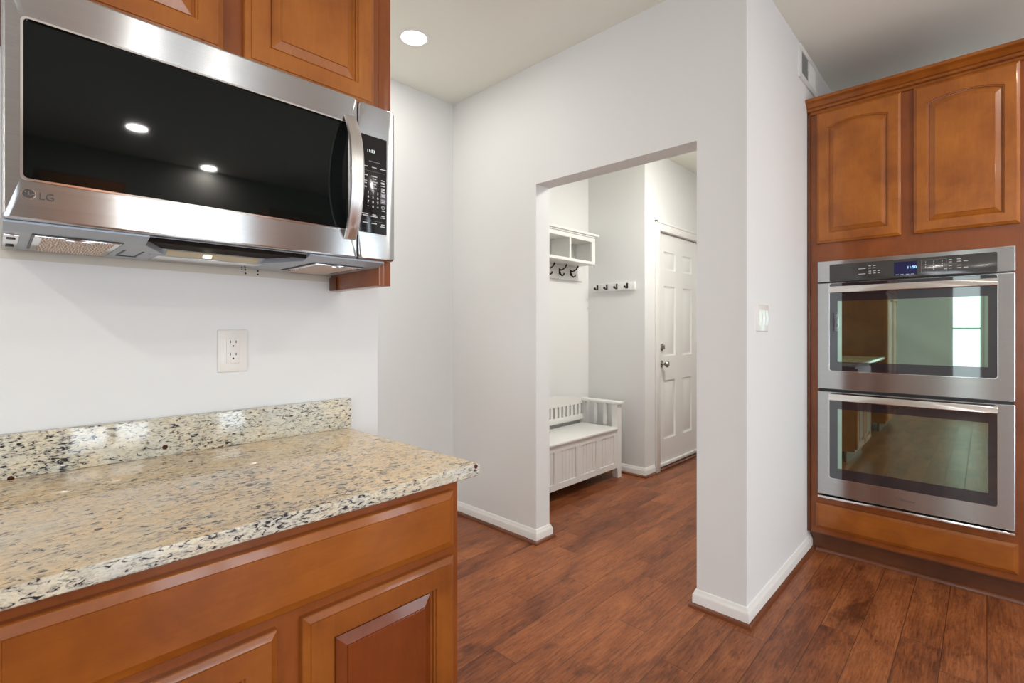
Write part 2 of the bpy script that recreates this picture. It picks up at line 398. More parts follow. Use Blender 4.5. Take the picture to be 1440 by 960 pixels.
def panel_door(F, u0, u1, v0, v1, t=0.02, s=0.05, arch=0.0, raised=True, top_rail=None, side='frame'):
    """raised-panel cabinet door; back at w=0, face at w=t"""
    mb = MB(); n = 16; tr = top_rail if top_rail else s
    def lp(d, w, amt):
        a, b, c, e = u0 + d, u1 - d, v0 + d, v1 - d
        P = [F(a, c, w), F(b, c, w)]
        for k in range(n + 1):
            q = k / n; uu = b + (a - b) * q
            P.append(F(uu, e - amt * (2 * q - 1) ** 2, w))
        return P
    f = t
    def lin(d, w):  # inner loops: top edge drops by the extra top rail and bows with the arch
        a, b, c, e = u0 + d, u1 - d, v0 + d, v1 - d - (tr - s)
        P = [F(a, c, w), F(b, c, w)]
        for k in range(n + 1):
            q = k / n; uu = b + (a - b) * q
            P.append(F(uu, e - arch * (2 * q - 1) ** 2, w))
        return P
    ls = [lp(0, 0, 0), lp(0, f - 0.009, 0), lp(0.0015, f - 0.0072, 0), lp(0.0105, f - 0.0028, 0), lp(0.0115, f - 0.0024, 0), lp(0.0125, f, 0),
          lin(s - 0.0005, f), lin(s + 0.0005, f - 0.0045), lin(s + 0.004, f - 0.0055), lin(s + 0.0048, f - 0.0115), lin(s + 0.0085, f - 0.0125)]
    k0 = len(ls) - 1
    if raised:
        ls += [lin(s + 0.0095, f - 0.0105), lin(s + 0.0285, f - 0.0035), lin(s + 0.0292, f - 0.0012), lin(s + 0.0297, f - 0.0010)]
    if side == 'panel': return mb.loops([lin(s + 0.0085, 0.001)] + ls[k0:])
    return mb.loops(ls[:k0 + 1], True, True)
def cabinet_door(parent, m, mp, *a):
    d = part('door', panel_door(*a), m, parent)
    part('raised_panel', panel_door(*a, side='panel'), mp, d)
    return d
def slab_front(F, u0, u1, v0, v1, t=0.02):
    mb = MB()
    def lp(d, w): return [F(u0 + d, v0 + d, w), F(u1 - d, v0 + d, w), F(u1 - d, v1 - d, w), F(u0 + d, v1 - d, w)]
    return mb.loops([lp(0, 0), lp(0, t - 0.0085), lp(0.0015, t - 0.0065), lp(0.0145, t - 0.0020), lp(0.0152, t - 0.0018), lp(0.0160, t)])
def celled_face(F, us, vs, cells, prof, t):
    """a slab whose face carries sunk panels; face at w=0, back at w=-t"""
    mb = MB()
    for i in range(len(us) - 1):
        for j in range(len(vs) - 1):
            a, b, c, e = us[i], us[i + 1], vs[j], vs[j + 1]
            if (i, j) in cells:
                ls = [[F(a + d, c + d, w), F(b - d, c + d, w), F(b - d, e - d, w), F(a + d, e - d, w)] for d, w in [(0, 0)] + prof]
                mb.loops(ls, False, True)
            else: mb.face([F(a, c), F(b, c), F(b, e), F(a, e)])
    a, b, c, e = us[0], us[-1], vs[0], vs[-1]
    def line(u0_, v0_, u1_, v1_, seq, along_u):
        for p, q in zip(seq[:-1], seq[1:]):
            if along_u: mb.face([F(p, v0_), F(q, v0_), F(q, v0_, -t), F(p, v0_, -t)])
            else: mb.face([F(u0_, p), F(u0_, q), F(u0_, q, -t), F(u0_, p, -t)])
    line(0, c, 0, 0, us, True); line(0, e, 0, 0, us, True); line(a, 0, 0, 0, vs, False); line(b, 0, 0, 0, vs, False)
    mb.face([F(a, c, -t), F(b, c, -t), F(b, e, -t), F(a, e, -t)])
    return mb

# ------------------------------------------------------------------ the setting
H = 2.745
XW, YW = 2.147, 1.465          # wall with the opening, wall behind the counter
mb = MB(); mb.box(-4.2, 5.4, -3.1, 2.72, -0.08, 0.0); struct('floor', mb, M['floor'], smooth=False)
mb = MB(); mb.box(-4.3, 5.4, -3.2, 2.72, H, H + 0.08); struct('ceiling', mb, M['ceil'], smooth=False)
mb = MB(); mb.box(-4.2, 0.883, YW, YW + 0.115, 0, H); w_left = struct('wall_left', mb, M['wall'], smooth=False)
mb = MB(); mb.box(-0.6, XW, 2.61, 2.72, 0, H); mb.box(-0.6, -0.5, YW + 0.115, 2.61, 0, H); struct('wall_far', mb, M['wall'], smooth=False)
# wall with the opening, one slab around it
mb = MB(); T = 0.12
mb.box(XW, XW + T, 1.8636, 2.61, 0, H); mb.box(XW, XW + T, 0.9242, 1.8636, 2.057, H); mb.box(XW, XW + T, 0.7143, 0.9242, 0, H)
struct('wall_center', mb, M['wall'], smooth=False)
mb = MB(); mb.box(XW + T, 5.3, 0.7143, 0.8343, 0, H); struct('wall_pier', mb, M['wall'], smooth=False)
mb = MB(); mb.box(XW, 5.3, 2.61, 2.72, 0, H); struct('wall_mudroom_back', mb, M['wall'], smooth=False)
mb = MB(); mb.box(3.73, 3.85, 2.045, 2.61, 0, H); struct('wall_mudroom_side', mb, M['wall'], smooth=False)
mb = MB(); mb.box(3.85, 3.98, 2.045, 2.16, 0, H); mb.box(3.98, 4.80, 2.045, 2.16, 2.08, H); mb.box(4.80, 5.3, 2.045, 2.16, 0, H)
struct('wall_mudroom_door', mb, M['wall'], smooth=False)
mb = MB(); mb.box(5.3, 5.4, 0.7143, 2.72, 0, H); struct('wall_mudroom_end', mb, M['wall'], smooth=False)
mb = MB(); mb.box(3.745, 3.86, -3.1, 0.7143, 0, H); struct('wall_right', mb, M['wall'], smooth=False)
# wall behind the camera with its openings
def wall_with_holes(mb, a0, a1, holes, put):
    z_all = H; cur = a0
    for (h0, h1, z0, z1) in holes:
        put(cur, h0, 0, z_all)
        if z0 > 0: put(h0, h1, 0, z0)
        put(h0, h1, z1, z_all); cur = h1
    put(cur, a1, 0, z_all)
rear_holes = [(-1.65, -0.15, 0.80, 2.10), (0.80, 1.78, 0.03, 2.05), (2.71, 3.26, 0.10, 2.10)]
mb = MB(); wall_with_holes(mb, -4.2, 3.86, rear_holes, lambda a, b, c, d: mb.box(a, b, -3.2, -3.1, c, d)); struct('wall_rear', mb, M['rear_dark'], smooth=False)
end_holes = [(-2.1, -0.6, 0.40, 2.10), (0.02, 0.42, 0.40, 2.10)]
mb = MB(); wall_with_holes(mb, -3.2, YW + 0.115, end_holes, lambda a, b, c, d: mb.box(-4.3, -4.2, a, b, c, d)); struct('wall_end', mb, M['wall'], smooth=False)
def window(n, along_x, fixed, a0, a1, z0, z1, vbars, hbars):
    mb = MB(); w = 0.045
    def bx(p, q, r, s_, t0, t1):
        if along_x: mb.box(p, q, fixed - t1, fixed - t0, r, s_)
        else: mb.box(fixed - t1, fixed - t0, p, q, r, s_)
    for p, q, r, s_ in ((a0, a0 + w, z0, z1), (a1 - w, a1, z0, z1), (a0, a1, z0, z0 + w), (a0, a1, z1 - w, z1)): bx(p, q, r, s_, 0.02, 0.08)
    for v in vbars: bx(v - 0.05, v + 0.05, z0, z1, 0.02, 0.08)
    for h in hbars: bx(a0, a1, h - 0.012, h + 0.012, 0.03, 0.07)
    o = struct('window_%d' % n, mb, M['vinyl'], smooth=False)
    mb = MB()
    if along_x: mb.box(a0 + 0.01, a1 - 0.01, fixed - 0.052, fixed - 0.048, z0 + 0.01, z1 - 0.01)
    else: mb.box(fixed - 0.052, fixed - 0.048, a0 + 0.01, a1 - 0.01, z0 + 0.01, z1 - 0.01)
    g = link('window_pane', mb.bm, M['pane'], None); g.parent = o; g.location = g.location - o.location
window(1, True, -3.1, 0.80, 1.78, 0.03, 2.05, [1.282], [])
window(2, True, -3.1, 2.71, 3.26, 0.10, 2.10, [], [1.1])
window(3, True, -3.1, -1.65, -0.15, 0.80, 2.10, [-0.9], [1.45])  # added window, unseen, carries extra rear daylight
window(4, False, -4.2, -2.1, -0.6, 0.40, 2.10, [-1.35], [1.25])  # added window, unseen, lets in more light outside the oven reflection
window(5, False, -4.2, 0.02, 0.42, 0.40, 2.10, [], [1.25])

BB = [(0, 0), (0.014, 0), (0.014, 0.052), (0.012, 0.058), (0.009, 0.062), (0.0075, 0.070), (0.004, 0.076), (0, 0.077)]
SH = [(0.014, 0)] + [(0.014 + 0.014 * math.cos(math.radians(a)), 0.018 * math.sin(math.radians(a))) for a in (0, 22, 45, 67, 90)]
def base_run(name, path, side):
    mb = MB(); sweep(mb, path, BB, side); o = struct(name, mb, M['trim'])
    mb = MB(); sweep(mb, path, SH, side); s = link('shoe_molding', mb.bm, M['shoe'], None); s.parent = o; s.location = s.location - o.location
    s['label'] = 'stained wood shoe molding'
base_run('baseboard_center', [(-0.5, 2.61), (XW, 2.61), (XW, 1.8636), (XW + T, 1.8636), (XW + T, 2.61), (3.73, 2.61), (3.73, 2.045), (3.89, 2.045)], -1)
base_run('baseboard_pier', [(5.3, 0.8343), (XW + T, 0.8343), (XW + T, 0.9242), (XW, 0.9242), (XW, 0.7143), (3.165, 0.7143)], 1 - 2)
# mudroom door, casing, threshold
mb = MB(); F = fy(2.045)
def casing_profile_box(mb, u0, u1, v0, v1): mb.fbox(F, u0, u1, v0, v1, 0, 0.014, 0.003); 
casing_profile_box(mb, 3.905, 3.978, 0, 2.083); mb.fbox(F, 3.900, 3.922, 0, 2.165, 0.0, 0.02, 0.004)
casing_profile_box(mb, 4.802, 4.875, 0, 2.083); mb.fbox(F, 4.858, 4.880, 0, 2.165, 0.0, 0.02, 0.004)
casing_profile_box(mb, 3.905, 4.875, 2.083, 2.158); mb.fbox(F, 3.900, 4.880, 2.143, 2.165, 0.0, 0.02, 0.004)
struct('trim_1', mb, M['trim'])
us = [3.986, 4.10, 4.325, 4.468, 4.675, 4.796]; vs = [0.022, 0.255, 0.775, 0.99, 1.612, 1.755, 1.918, 2.074]
pr = [(0.006, -0.006), (0.016, -0.009), (0.022, -0.009), (0.040, -0.003)]
door = link('door_1', celled_face(fy(2.062), us, vs, {(i, j) for i in (1, 3) for j in (1, 3, 5)}, pr, 0.035).bm, M['white'], None); door['kind'] = 'structure'
def door_part(name, mb, m):
    o = link(name, mb.bm, m, None); o.parent = door; o.location = o.location - door.location; return o
mb = MB(); mb.lathe([(0.031, 0), (0.031, 0.004), (0.026, 0.008), (0.012, 0.011), (0.011, 0.030), (0.020, 0.036), (0.028, 0.046), (0.029, 0.056), (0.022, 0.066), (0.004, 0.070)], (4.055, 2.061, 0.925), (0, -1, 0)); door_part('door_knob', mb, M['nickel'])
mb = MB(); mb.lathe([(0.030, 0), (0.030, 0.010), (0.022, 0.016), (0.003, 0.017)], (4.055, 2.061, 1.072), (0, -1, 0)); mb.box(4.049, 4.061, 2.030, 2.045, 1.055, 1.090, 0.002); door_part('deadbolt', mb, M['nickel'])
mb = MB(); mb.box(3.986, 4.796, 2.046, 2.0625, 0.024, 0.052, 0.003); door_part('door_sweep', mb, M['trim'])
mb = MB(); mb.box(3.981, 4.80, 2.02, 2.12, 0.0, 0.016, 0.004); o = struct('trim_2', mb, M['shoe'])

# air vent high on the pier wall
t = thing('air_vent', (3.11, 0.7143, 2.565), 'white louvered air return grille high on the wall beside the oven cabinet', 'vent')
F = fy(0.7143)
mb = MB(); mb.ring(F, rr(2.925, 3.30, 2.555, 2.732, 0.004), rr(2.962, 3.263, 2.585, 2.703, 0.003), 0.0, 0.009); part('frame', mb, M['trim'], t)
mb = MB(); mb.fbox(F, 2.960, 3.265, 2.583, 2.705, 0.0005, 0.0015); part('backing', mb, M['vent_dark'], t, 'dark duct behind the louvers')
for x0, x1, dr_ in ((2.962, 3.105, -1), (3.118, 3.263, 1)):
    for k in range(9):
        mb = MB(); x = x0 + (0.006 if dr_ > 0 else 0.0115) + k * 0.0146
        xo = x + 0.011 * dr_
        mb.extrude([F(x, 2.586, 0.0016), F(x + 0.0012, 2.586, 0.0016), F(xo + 0.0012, 2.586, 0.0085), F(xo, 2.586, 0.0085)], (0, 0, 0.116)); part('louver', mb, M['trim'], t)
mb = MB(); mb.fbox(F, 3.105, 3.118, 2.583, 2.705, 0.0016, 0.0085); part('mullion', mb, M['trim'], t)
mb = MB(); mb.fbox(F, 3.075, 3.083, 2.636, 2.642, 0.0085, 0.020, 0.001); part('damper_lever', mb, M['trim'], t)
# three-gang switch
t = thing('light_switch', (2.34, 0.7143, 1.215), 'white three-gang rocker light switch on the bright wall face beside the oven cabinet', 'switch')
mb = MB(); mb.rrect(F, 2.262, 2.418, 1.214, 1.334, 0, 0.006, 0.006, 0.004); part('cover_plate', mb, M['plate'], t)
for k in range(3):
    c = 2.294 + k * 0.046
    mb = MB(); mb.extrude([F(c - 0.0165, 1.241, 0.0055), F(c - 0.0165, 1.241, 0.0075), F(c - 0.0165, 1.274, 0.0095), F(c - 0.0165, 1.307, 0.0065), F(c - 0.0165, 1.307, 0.0055)], (0.033, 0, 0)); part('rocker', mb, M['white'], t)

# recessed ceiling lights
def downlight(x, y, power, label, group):
    t = thing('recessed_light', (x, y, H), label, 'ceiling light', group)
    mb = MB(); n = 40
    prof = [(0.085, H), (0.084, H - 0.003), (0.080, H - 0.006), (0.066, H - 0.004), (0.064, H - 0.0015), (0.064, H)]
    mb.loops([[Vector((x + r * math.cos(2 * math.pi * k / n), y + r * math.sin(2 * math.pi * k / n), z)) for k in range(n)] for r, z in prof], False, False); part('trim_ring', mb, M['trim'], t)
    mb = MB(); mb.lathe([(0.0635, 0.0), (0.0635, -0.002), (0.04, -0.0032), (0.002, -0.0036)], (x, y, H), (0, 0, 1)); part('diffuser', mb, M['lamp'], t, 'glowing round diffuser')
    d = bpy.data.lights.new('lamp_glow', 'AREA'); d.shape = 'DISK'; d.size = 0.12; d.energy = power; d.color = (1.0, 0.965, 0.91)
    lo = bpy.data.objects.new('lamp_glow', d); C.objects.link(lo); lo.location = (0, 0, -0.008); lo.parent = t
    return t
downlight(1.513, 2.157, 3.5, 'glowing round recessed light in the ceiling right of the microwave cabinet', None)
for x, y, lb in ((0.74, -2.32, 'round recessed light behind the camera, left one of two mirrored in the microwave glass'),
                 (1.39, -2.98, 'round recessed light behind the camera, right one of two mirrored in the microwave glass'),
                 (-1.4, -0.6, 'added unseen round ceiling light in front of the pantry cabinet, for fill'),  # this lamp and the next are added, unseen, as room fill
                 (-2.6, -2.0, 'added unseen round ceiling light in the far corner behind the camera, for fill')):
    downlight(x, y, 16, lb, 'recessed lights of the kitchen ceiling')
downlight(0.15, 2.08, 12, 'added unseen round ceiling light behind the counter wall, evening out the passage walls', None)  # added lamp hidden behind the counter wall, evens out the passage walls
downlight(2.3, -0.9, 13, 'added unseen round ceiling light in front of the oven cabinet, for fill', None)  # added unseen lamp, brightens the oven cabinet end of the room
downlight(3.36, 1.05, 28, 'round recessed light in the mudroom ceiling behind the opening header', None)

# ------------------------------------------------------------------ base cabinet
t = thing('base_cabinet', (0.347, 1.1, 0.0), 'cinnamon maple base cabinet under the granite counter, one wide drawer front over two doors', 'cabinet')
F = fy(0.865)
mb = MB()
mb.box(-0.03, 0.7245, 0.885, 1.460, 0.10, 0.884)
part('carcass', mb, M['wood_f'], t, smooth=False)
mb = MB()
mb.fbox(F, -0.03, 0.0, 0.10, 0.884, -0.02, 0.0); mb.fbox(F, 0.6945, 0.7245, 0.10, 0.884, -0.02, 0.0)
mb.fbox(F, 0.0, 0.6945, 0.850, 0.884, -0.02, 0.0); mb.fbox(F, 0.0, 0.6945, 0.712, 0.752, -0.02, 0.0); mb.fbox(F, 0.0, 0.6945, 0.10, 0.14, -0.02, 0.0); mb.fbox(F, 0.318, 0.376, 0.14, 0.712, -0.02, 0.0)
part('face_frame', mb, M['wood_f'], t, smooth=False)
part('drawer_front', slab_front(F, -0.0095, 0.7037, 0.742, 0.8645, 0.020), M['wood_h'], t)
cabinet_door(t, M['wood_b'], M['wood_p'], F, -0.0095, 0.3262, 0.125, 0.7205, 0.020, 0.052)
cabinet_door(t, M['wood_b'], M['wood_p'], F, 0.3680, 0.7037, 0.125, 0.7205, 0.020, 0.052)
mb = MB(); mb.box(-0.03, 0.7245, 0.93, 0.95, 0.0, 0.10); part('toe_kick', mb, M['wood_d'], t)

t = thing('granite_countertop', (0.2, 1.14, 0.884), 'speckled cream granite countertop with low backsplash on the base cabinet', 'countertop')
mb = MB()
P = [(1.462, 0.8845), (0.8465, 0.8845), (0.8435, 0.8852), (0.8405, 0.8875), (0.8395, 0.8905), (0.8385, 0.9060), (0.8390, 0.9118), (0.8405, 0.9134), (0.8428, 0.914), (1.462, 0.914)]
def inset(dy): return [Vector((0, y, z)) for y, z in P]
X1 = 0.772
ls = [[Vector((-0.9, y, z)) for y, z in P], [Vector((X1 - 0.012, y, z)) for y, z in P]]
zc = 0.89925
for dx, sc in ((0.0035, 0.95), (0.001, 0.85), (0.0, 0.70)):
    ls.append([Vector((X1 - dx, min(y + (1 - sc) * 0.012, 1.462) if y < 1.2 else y, zc + (z - zc) * sc)) for y, z in P])
mb.loops(ls); sl = part('slab', mb, M['granite'], t)
sl.data.materials.append(M['granite_cut'])      # the cut edge shows the stone across its grain
for p in sl.data.polygons: p.material_index = 0 if p.normal.z > 0.7 else 1
mb = MB(); mb.box(-0.9, 0.776, 1.44, 1.4645, 0.914, 1.0055, 0.002); part('backsplash', mb, M['granite_cut'], t)

# wall outlet
t = thing('wall_outlet', (0.443, YW, 1.105), 'white double power outlet on the wall above the granite backsplash', 'outlet')
F = fy(YW)
mb = MB(); mb.rrect(F, 0.4055, 0.4795, 1.107, 1.220, 0, 0.006, 0.004, 0.004); part('cover_plate', mb, M['plate'], t)
mb = MB(); mb.rrect(F, 0.426, 0.459, 1.1300, 1.1965, 0.004, 0.0072, 0.002, 0.0008); rec = part('receptacle', mb, M['plate'], t)
for zc_ in (1.1495, 1.1825):
    mb = MB()
    for uu, hh in ((0.4355, 0.0075), (0.4495, 0.0065)): mb.fbox(F, uu - 0.001, uu + 0.001, zc_ + 0.0035 - hh / 2 + 0.002, zc_ + 0.0035 + hh / 2 + 0.002, 0.0070, 0.0076)
    mb.lathe([(0.0024, 0.0070), (0.0024, 0.0076)], F(0.4425, zc_ - 0.006, 0), (0, -1, 0), 12); part('socket_slots', mb, M['slot'], rec, 'dark plug slots')
for z in (1.116, 1.211):
    mb = MB(); mb.lathe([(0.003, 0.0055), (0.003, 0.0068), (0.001, 0.0072)], F(0.4425, z, 0), (0, -1, 0), 12); part('screw', mb, M['plate'], t)
# unpainted strip and old fixing holes where the tile used to meet the hood
def wall_child(name, mb, m):
    o = link(name, mb.bm, m, None); o.parent = w_left; o.location = o.location - w_left.location; return o
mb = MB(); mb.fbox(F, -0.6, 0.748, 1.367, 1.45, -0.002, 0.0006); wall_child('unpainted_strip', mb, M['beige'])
for uu, vv, r in ((0.4660, 1.3845, 0.0016), (0.466, 1.3775, 0.0012), (0.4745, 1.3845, 0.0022), (0.4750, 1.3745, 0.0026), (0.5065, 1.3835, 0.0026), (0.5065, 1.3740, 0.0026)):
    mb = MB(); mb.lathe([(r, 0.0005), (r, 0.0010)], F(uu, vv, 0), (0, -1, 0), 12); wall_child('screw_hole', mb, M['slot'])

# ------------------------------------------------------------------ wall cabinet over the microwave
t = thing('wall_cabinet', (0.36, 1.32, 1.80), 'cinnamon maple wall cabinet with two raised-panel doors above the microwave', 'cabinet')
F = fy(1.187)
mb = MB(); mb.box(0.002, 0.7185, 1.207, 1.4635, 1.803, 2.42); part('carcass', mb, M['wood_f'], t, smooth=False)
mb = MB()
for a, b, c, d in ((0.002, 0.03, 1.803, 2.42), (0.69, 0.7185, 1.803, 2.42), (0.335, 0.381, 1.803, 2.42), (0.03, 0.335, 1.803, 1.83), (0.381, 0.69, 1.803, 1.83), (0.03, 0.335, 2.39, 2.42), (0.381, 0.69, 2.39, 2.42)): mb.fbox(F, a, b, c, d, -0.02, 0.0)
part('face_frame', mb, M['wood_f'], t, smooth=False)
cabinet_door(t, M['wood_v'], M['wood_v'], F, 0.020, 0.338, 1.806, 2.404, 0.020, 0.049, 0.024, True, 0.075)
cabinet_door(t, M['wood_v'], M['wood_v'], F, 0.379, 0.697, 1.806, 2.404, 0.020, 0.049, 0.024, True, 0.075)
mb = MB(); mb.box(0.7192, 0.7555, 1.187, 1.4635, 1.340, 2.42, 0.001); part('end_panel', mb, M['wood_f'], t)
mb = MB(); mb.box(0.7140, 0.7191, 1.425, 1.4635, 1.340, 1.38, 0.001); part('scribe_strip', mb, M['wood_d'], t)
mb = MB(); sweep(mb, [(0.0, 1.187), (0.7555, 1.187), (0.7555, 1.4635)], [(0, 2.42), (0.02, 2.42), (0.024, 2.432), (0.034, 2.442), (0.05, 2.466), (0.055, 2.474), (0.055, 2.48), (0, 2.48)], -1); part('crown_molding', mb, M['wood_h'], t)

# ------------------------------------------------------------------ over-the-range microwave
t = thing('microwave', (0.36, 1.30, 1.386), 'stainless over-the-range microwave with black glass door mounted under the wall cabinet', 'microwave')
F = fy(1.14)
mb = MB(); mb.box(0.012, 0.7135, 1.166, 1.4635, 1.400, 1.798); part('body', mb, M['grey_plastic'], t, smooth=False)
# door: stainless frame around black glass
mb = MB()
do = rr(0.0075, 0.6305, 1.400, 1.800, 0.006); di = rr(0.0305, 0.6060, 1.4665, 1.7330, 0.008)
def LP(pts, w): return [F(u, v, w) for u, v in pts]
mb.loops([LP(do, -0.026), LP(do, -0.004), LP(rr(0.0085, 0.6295, 1.401, 1.799, 0.006), -0.001), LP(rr(0.0115, 0.6265, 1.404, 1.796, 0.006), 0.0), LP(rr(0.0300, 0.6065, 1.4660, 1.7335, 0.008), 0.0), LP(di, -0.004), LP(di, -0.026)], False, False)
dr = part('door', mb, M['steel'], t)
mb = MB(); mb.rrect(F, 0.0300, 0.6065, 1.4660, 1.7335, -0.010, -0.0035, 0.006); part('glass', mb, M['mglass'], dr, 'black door glass')
mb = MB(); mb.ring(F, rr(0.0290, 0.6075, 1.4650, 1.7345, 0.009), rr(0.0325, 0.6040, 1.4685, 1.7310, 0.007), -0.0034, 0.0016); part('bezel', mb, M['steel_s'], dr)
# bowed handle
mb = MB(); ls = []
for k in range(25):
    q = k / 24; z = 1.443 + (1.748 - 1.443) * q; out = 0.004 + 0.050 * (1 - abs(2 * q - 1) ** 2.4)
    hw = 0.0165 - 0.0025 * abs(2 * q - 1); th = 0.006; hu = 0.6075 - 0.0065 * (1 - (2 * q - 1) ** 2)
    ls.append([F(hu + du * hw, z, out + dw * th) for du, dw in ((-1, -1), (1, -1), (1.0, 0.4), (0.7, 1.0), (-0.7, 1.0), (-1.0, 0.4))])
mb.loops(ls); part('handle', mb, M['steel_v'], dr)
# emblem: ring with letters, then the two letters
mb = MB(); n = 32
def ell(cx, cz, rx, rz, w): return [F(cx + rx * math.cos(2 * math.pi * k / n), cz + rz * math.sin(2 * math.pi * k / n), w) for k in range(n)]
cx, cz = 0.0387, 1.4435
mb.loops([ell(cx, cz, 0.0090, 0.0090, 0.0), ell(cx, cz, 0.0086, 0.0086, 0.0014), ell(cx, cz, 0.0072, 0.0072, 0.0014), ell(cx, cz, 0.0070, 0.0070, 0.0)], False, False)
mb.fbox(F, cx - 0.0008, cx + 0.0008, cz - 0.0035, cz + 0.0045, 0, 0.0012); mb.fbox(F, cx, cx + 0.0035, cz - 0.0035, cz - 0.0020, 0, 0.0012)
mb.fbox(F, cx + 0.0035, cx + 0.0072, cz - 0.0008, cz + 0.0006, 0, 0.0012)
mb.lathe([(0.0013, 0), (0.0013, 0.0012)], F(cx - 0.0036, cz + 0.0030, 0), (0, -1, 0), 12); part('emblem', mb, M['logo'], dr, 'chrome maker emblem')
mb = MB(); mb.loops([ell(cx, cz, 0.0070, 0.0070, 0.0003), ell(cx, cz, 0.0069, 0.0069, 0.0006)]); part('emblem_disc', mb, M['logo_dark'], dr)
text('emblem_letters', 'LG', F, 0.0505, 1.4365, 0.0004, 0.0165, M['logo_dark'], dr)
# control column
mb = MB()
co = rr(0.6330, 0.7405, 1.400, 1.800, 0.010); ci = rr(0.6345, 0.7132, 1.4685, 1.7165, 0.002)
mb.loops([LP(co, -0.026), LP(co, -0.012), LP(rr(0.6330, 0.7395, 1.401, 1.799, 0.010), -0.005), LP(rr(0.6334, 0.7355, 1.404, 1.796, 0.012), -0.0005), LP(rr(0.6340, 0.7310, 1.408, 1.792, 0.012), 0.0), LP(ci, 0.0), LP(ci, -0.008)], False, False)
cp = part('control_panel', mb, M['steel'], t)
mb = MB(); mb.rrect(F, 0.6340, 0.7136, 1.4680, 1.7170, -0.006, 0.0006, 0.002, 0.0004); part('touch_panel', mb, M['panel_black'], cp, 'black touch panel')
text('clock_digits', '11:53', F, 0.6555, 1.6745, 0.0008, 0.0105, M['display_text'], cp)
W0 = 0.0007
def word(u, v, wd, mb_, h=0.0024):
    """a run of letter-like dashes standing for print too small to read"""
    x = u - wd / 2; k = 0
    while x < u + wd / 2 - 0.0008:
        q = 0.0014 if k % 3 else 0.0019
        mb_.fbox(F, x, x + q, v - h / 2, v + h / 2 * (1.0 if k % 2 else 0.7), W0, W0 + 0.0003); x += q + 0.0006; k += 1
mb = MB()
for r_, cols in (( 1.6375, (0.012, 0.013, 0.017)), (1.6145, (0.012, 0.018, 0.0)), (1.6085, (0, 0.010, 0.010)), (1.6005, (0.010, 0.017, 0.010)), (1.5945, (0.008, 0.010, 0.012)), (1.5850, (0.008, 0.012, 0.010)), (1.6030, (0, 0, 0.011)), (1.5880, (0, 0, 0.010)), (1.5795, (0, 0, 0.010)), (1.4935, (0.014, 0.016, 0.010)), (1.4885, (0, 0, 0.013)), (1.5160, (0.018, 0.011, 0.008)), (1.5115, (0.014, 0.020, 0.012))):
    for c_, wd in zip((0.6510, 0.6770, 0.7020), cols):
        if wd: mb = MB(); word(c_, r_, wd, mb); part('key_label', mb, M['text'], cp)
for i, row in enumerate(('123', '456', '789')):
    for j, ch in enumerate(row): text('key_digit', ch, F, 0.6600 + j * 0.0135, 1.5690 - i * 0.0120, W0, 0.0095, M['text'], cp, 'CENTER', depth=0.0002)
text('key_digit', '0', F, 0.6735, 1.5330, W0, 0.0095, M['text'], cp, 'CENTER', depth=0.0002)
mb = MB(); mb.fbox(F, 0.6575, 0.6625, 1.5360, 1.5370, W0, W0 + 0.0003); part('minus_key', mb, M['text'], cp)
mb = MB(); mb.fbox(F, 0.6845, 0.6895, 1.5360, 1.5370, W0, W0 + 0.0003); mb.fbox(F, 0.6866, 0.6874, 1.5340, 1.5390, W0, W0 + 0.0003); part('plus_key', mb, M['text'], cp)
for z0 in (1.5480, 1.5630):
    mb = MB(); mb.fbox(F, 0.6955, 0.7105, z0, z0 + 0.0135, 0.0006, 0.0009)
    k_ = part('start_key' if z0 < 1.55 else 'stop_key', mb, M['keypad'], cp, 'grey key patch')
    mb = MB(); word(0.7030, z0 + 0.0090, 0.010, mb); word(0.7030, z0 + 0.0045, 0.008, mb); part('key_print', mb, M['text'], cp)
mb = MB(); mb.loops([[F(0.7025 + r * math.cos(2 * math.pi * k / 20), 1.5385 + r * math.sin(2 * math.pi * k / 20), w) for k in range(20)] for r, w in ((0.0048, W0), (0.0048, W0 + 0.0003), (0.0040, W0 + 0.0003), (0.0040, W0))], False, False)
word(0.7025, 1.5300, 0.008, mb); mb.fbox(F, 0.6995, 0.7055, 1.5380, 1.5392, W0, W0 + 0.0003); part('round_key', mb, M['text'], cp)
for z in (1.4995, 1.6265):
    mb = MB(); mb.fbox(F, 0.6500, 0.7080, z, z + 0.0006, W0, W0 + 0.0002); part('panel_rule', mb, M['text_dim'], cp)
mb = MB(); word(0.678, 1.6520, 0.032, mb); part('display_caption', mb, M['text_dim'], cp)
# underside
mb = MB(); mb.box(0.0095, 0.7135, 1.1662, 1.455, 1.3990, 1.3999)
for a, b, c, d in ((0.0095, 0.205, 1.190, 1.455), (0.515, 0.7135, 1.190, 1.455), (0.205, 0.515, 1.320, 1.455)): mb.box(a, b, c, d, 1.386, 1.3995)
for a, b in ((0.0095, 0.205), (0.515, 0.7135)):
    mb.extrude([(a, 1.152, 1.3995), (a, 1.152, 1.396), (a, 1.190, 1.386), (a, 1.190, 1.3995)], (b - a, 0, 0))
for a, b, c in ((0.205, 0.262, 0.205), (0.515, 0.458, 0.515)):
    mb.extrude([(a, 1.195, 1.3860), (a, 1.3199, 1.3860), (b, 1.3199, 1.3860)], (0, 0, 0.0130))
bp = part('bottom_plate', mb, M['grey_plastic'], t, smooth=False)
mb = MB(); mb.box(0.2055, 0.5145, 1.1665, 1.3195, 1.3972, 1.3988); mb.box(0.2055, 0.5145, 1.172, 1.178, 1.3905, 1.3975); part('vent_recess', mb, M['dark_recess'], bp, 'dark air recess')
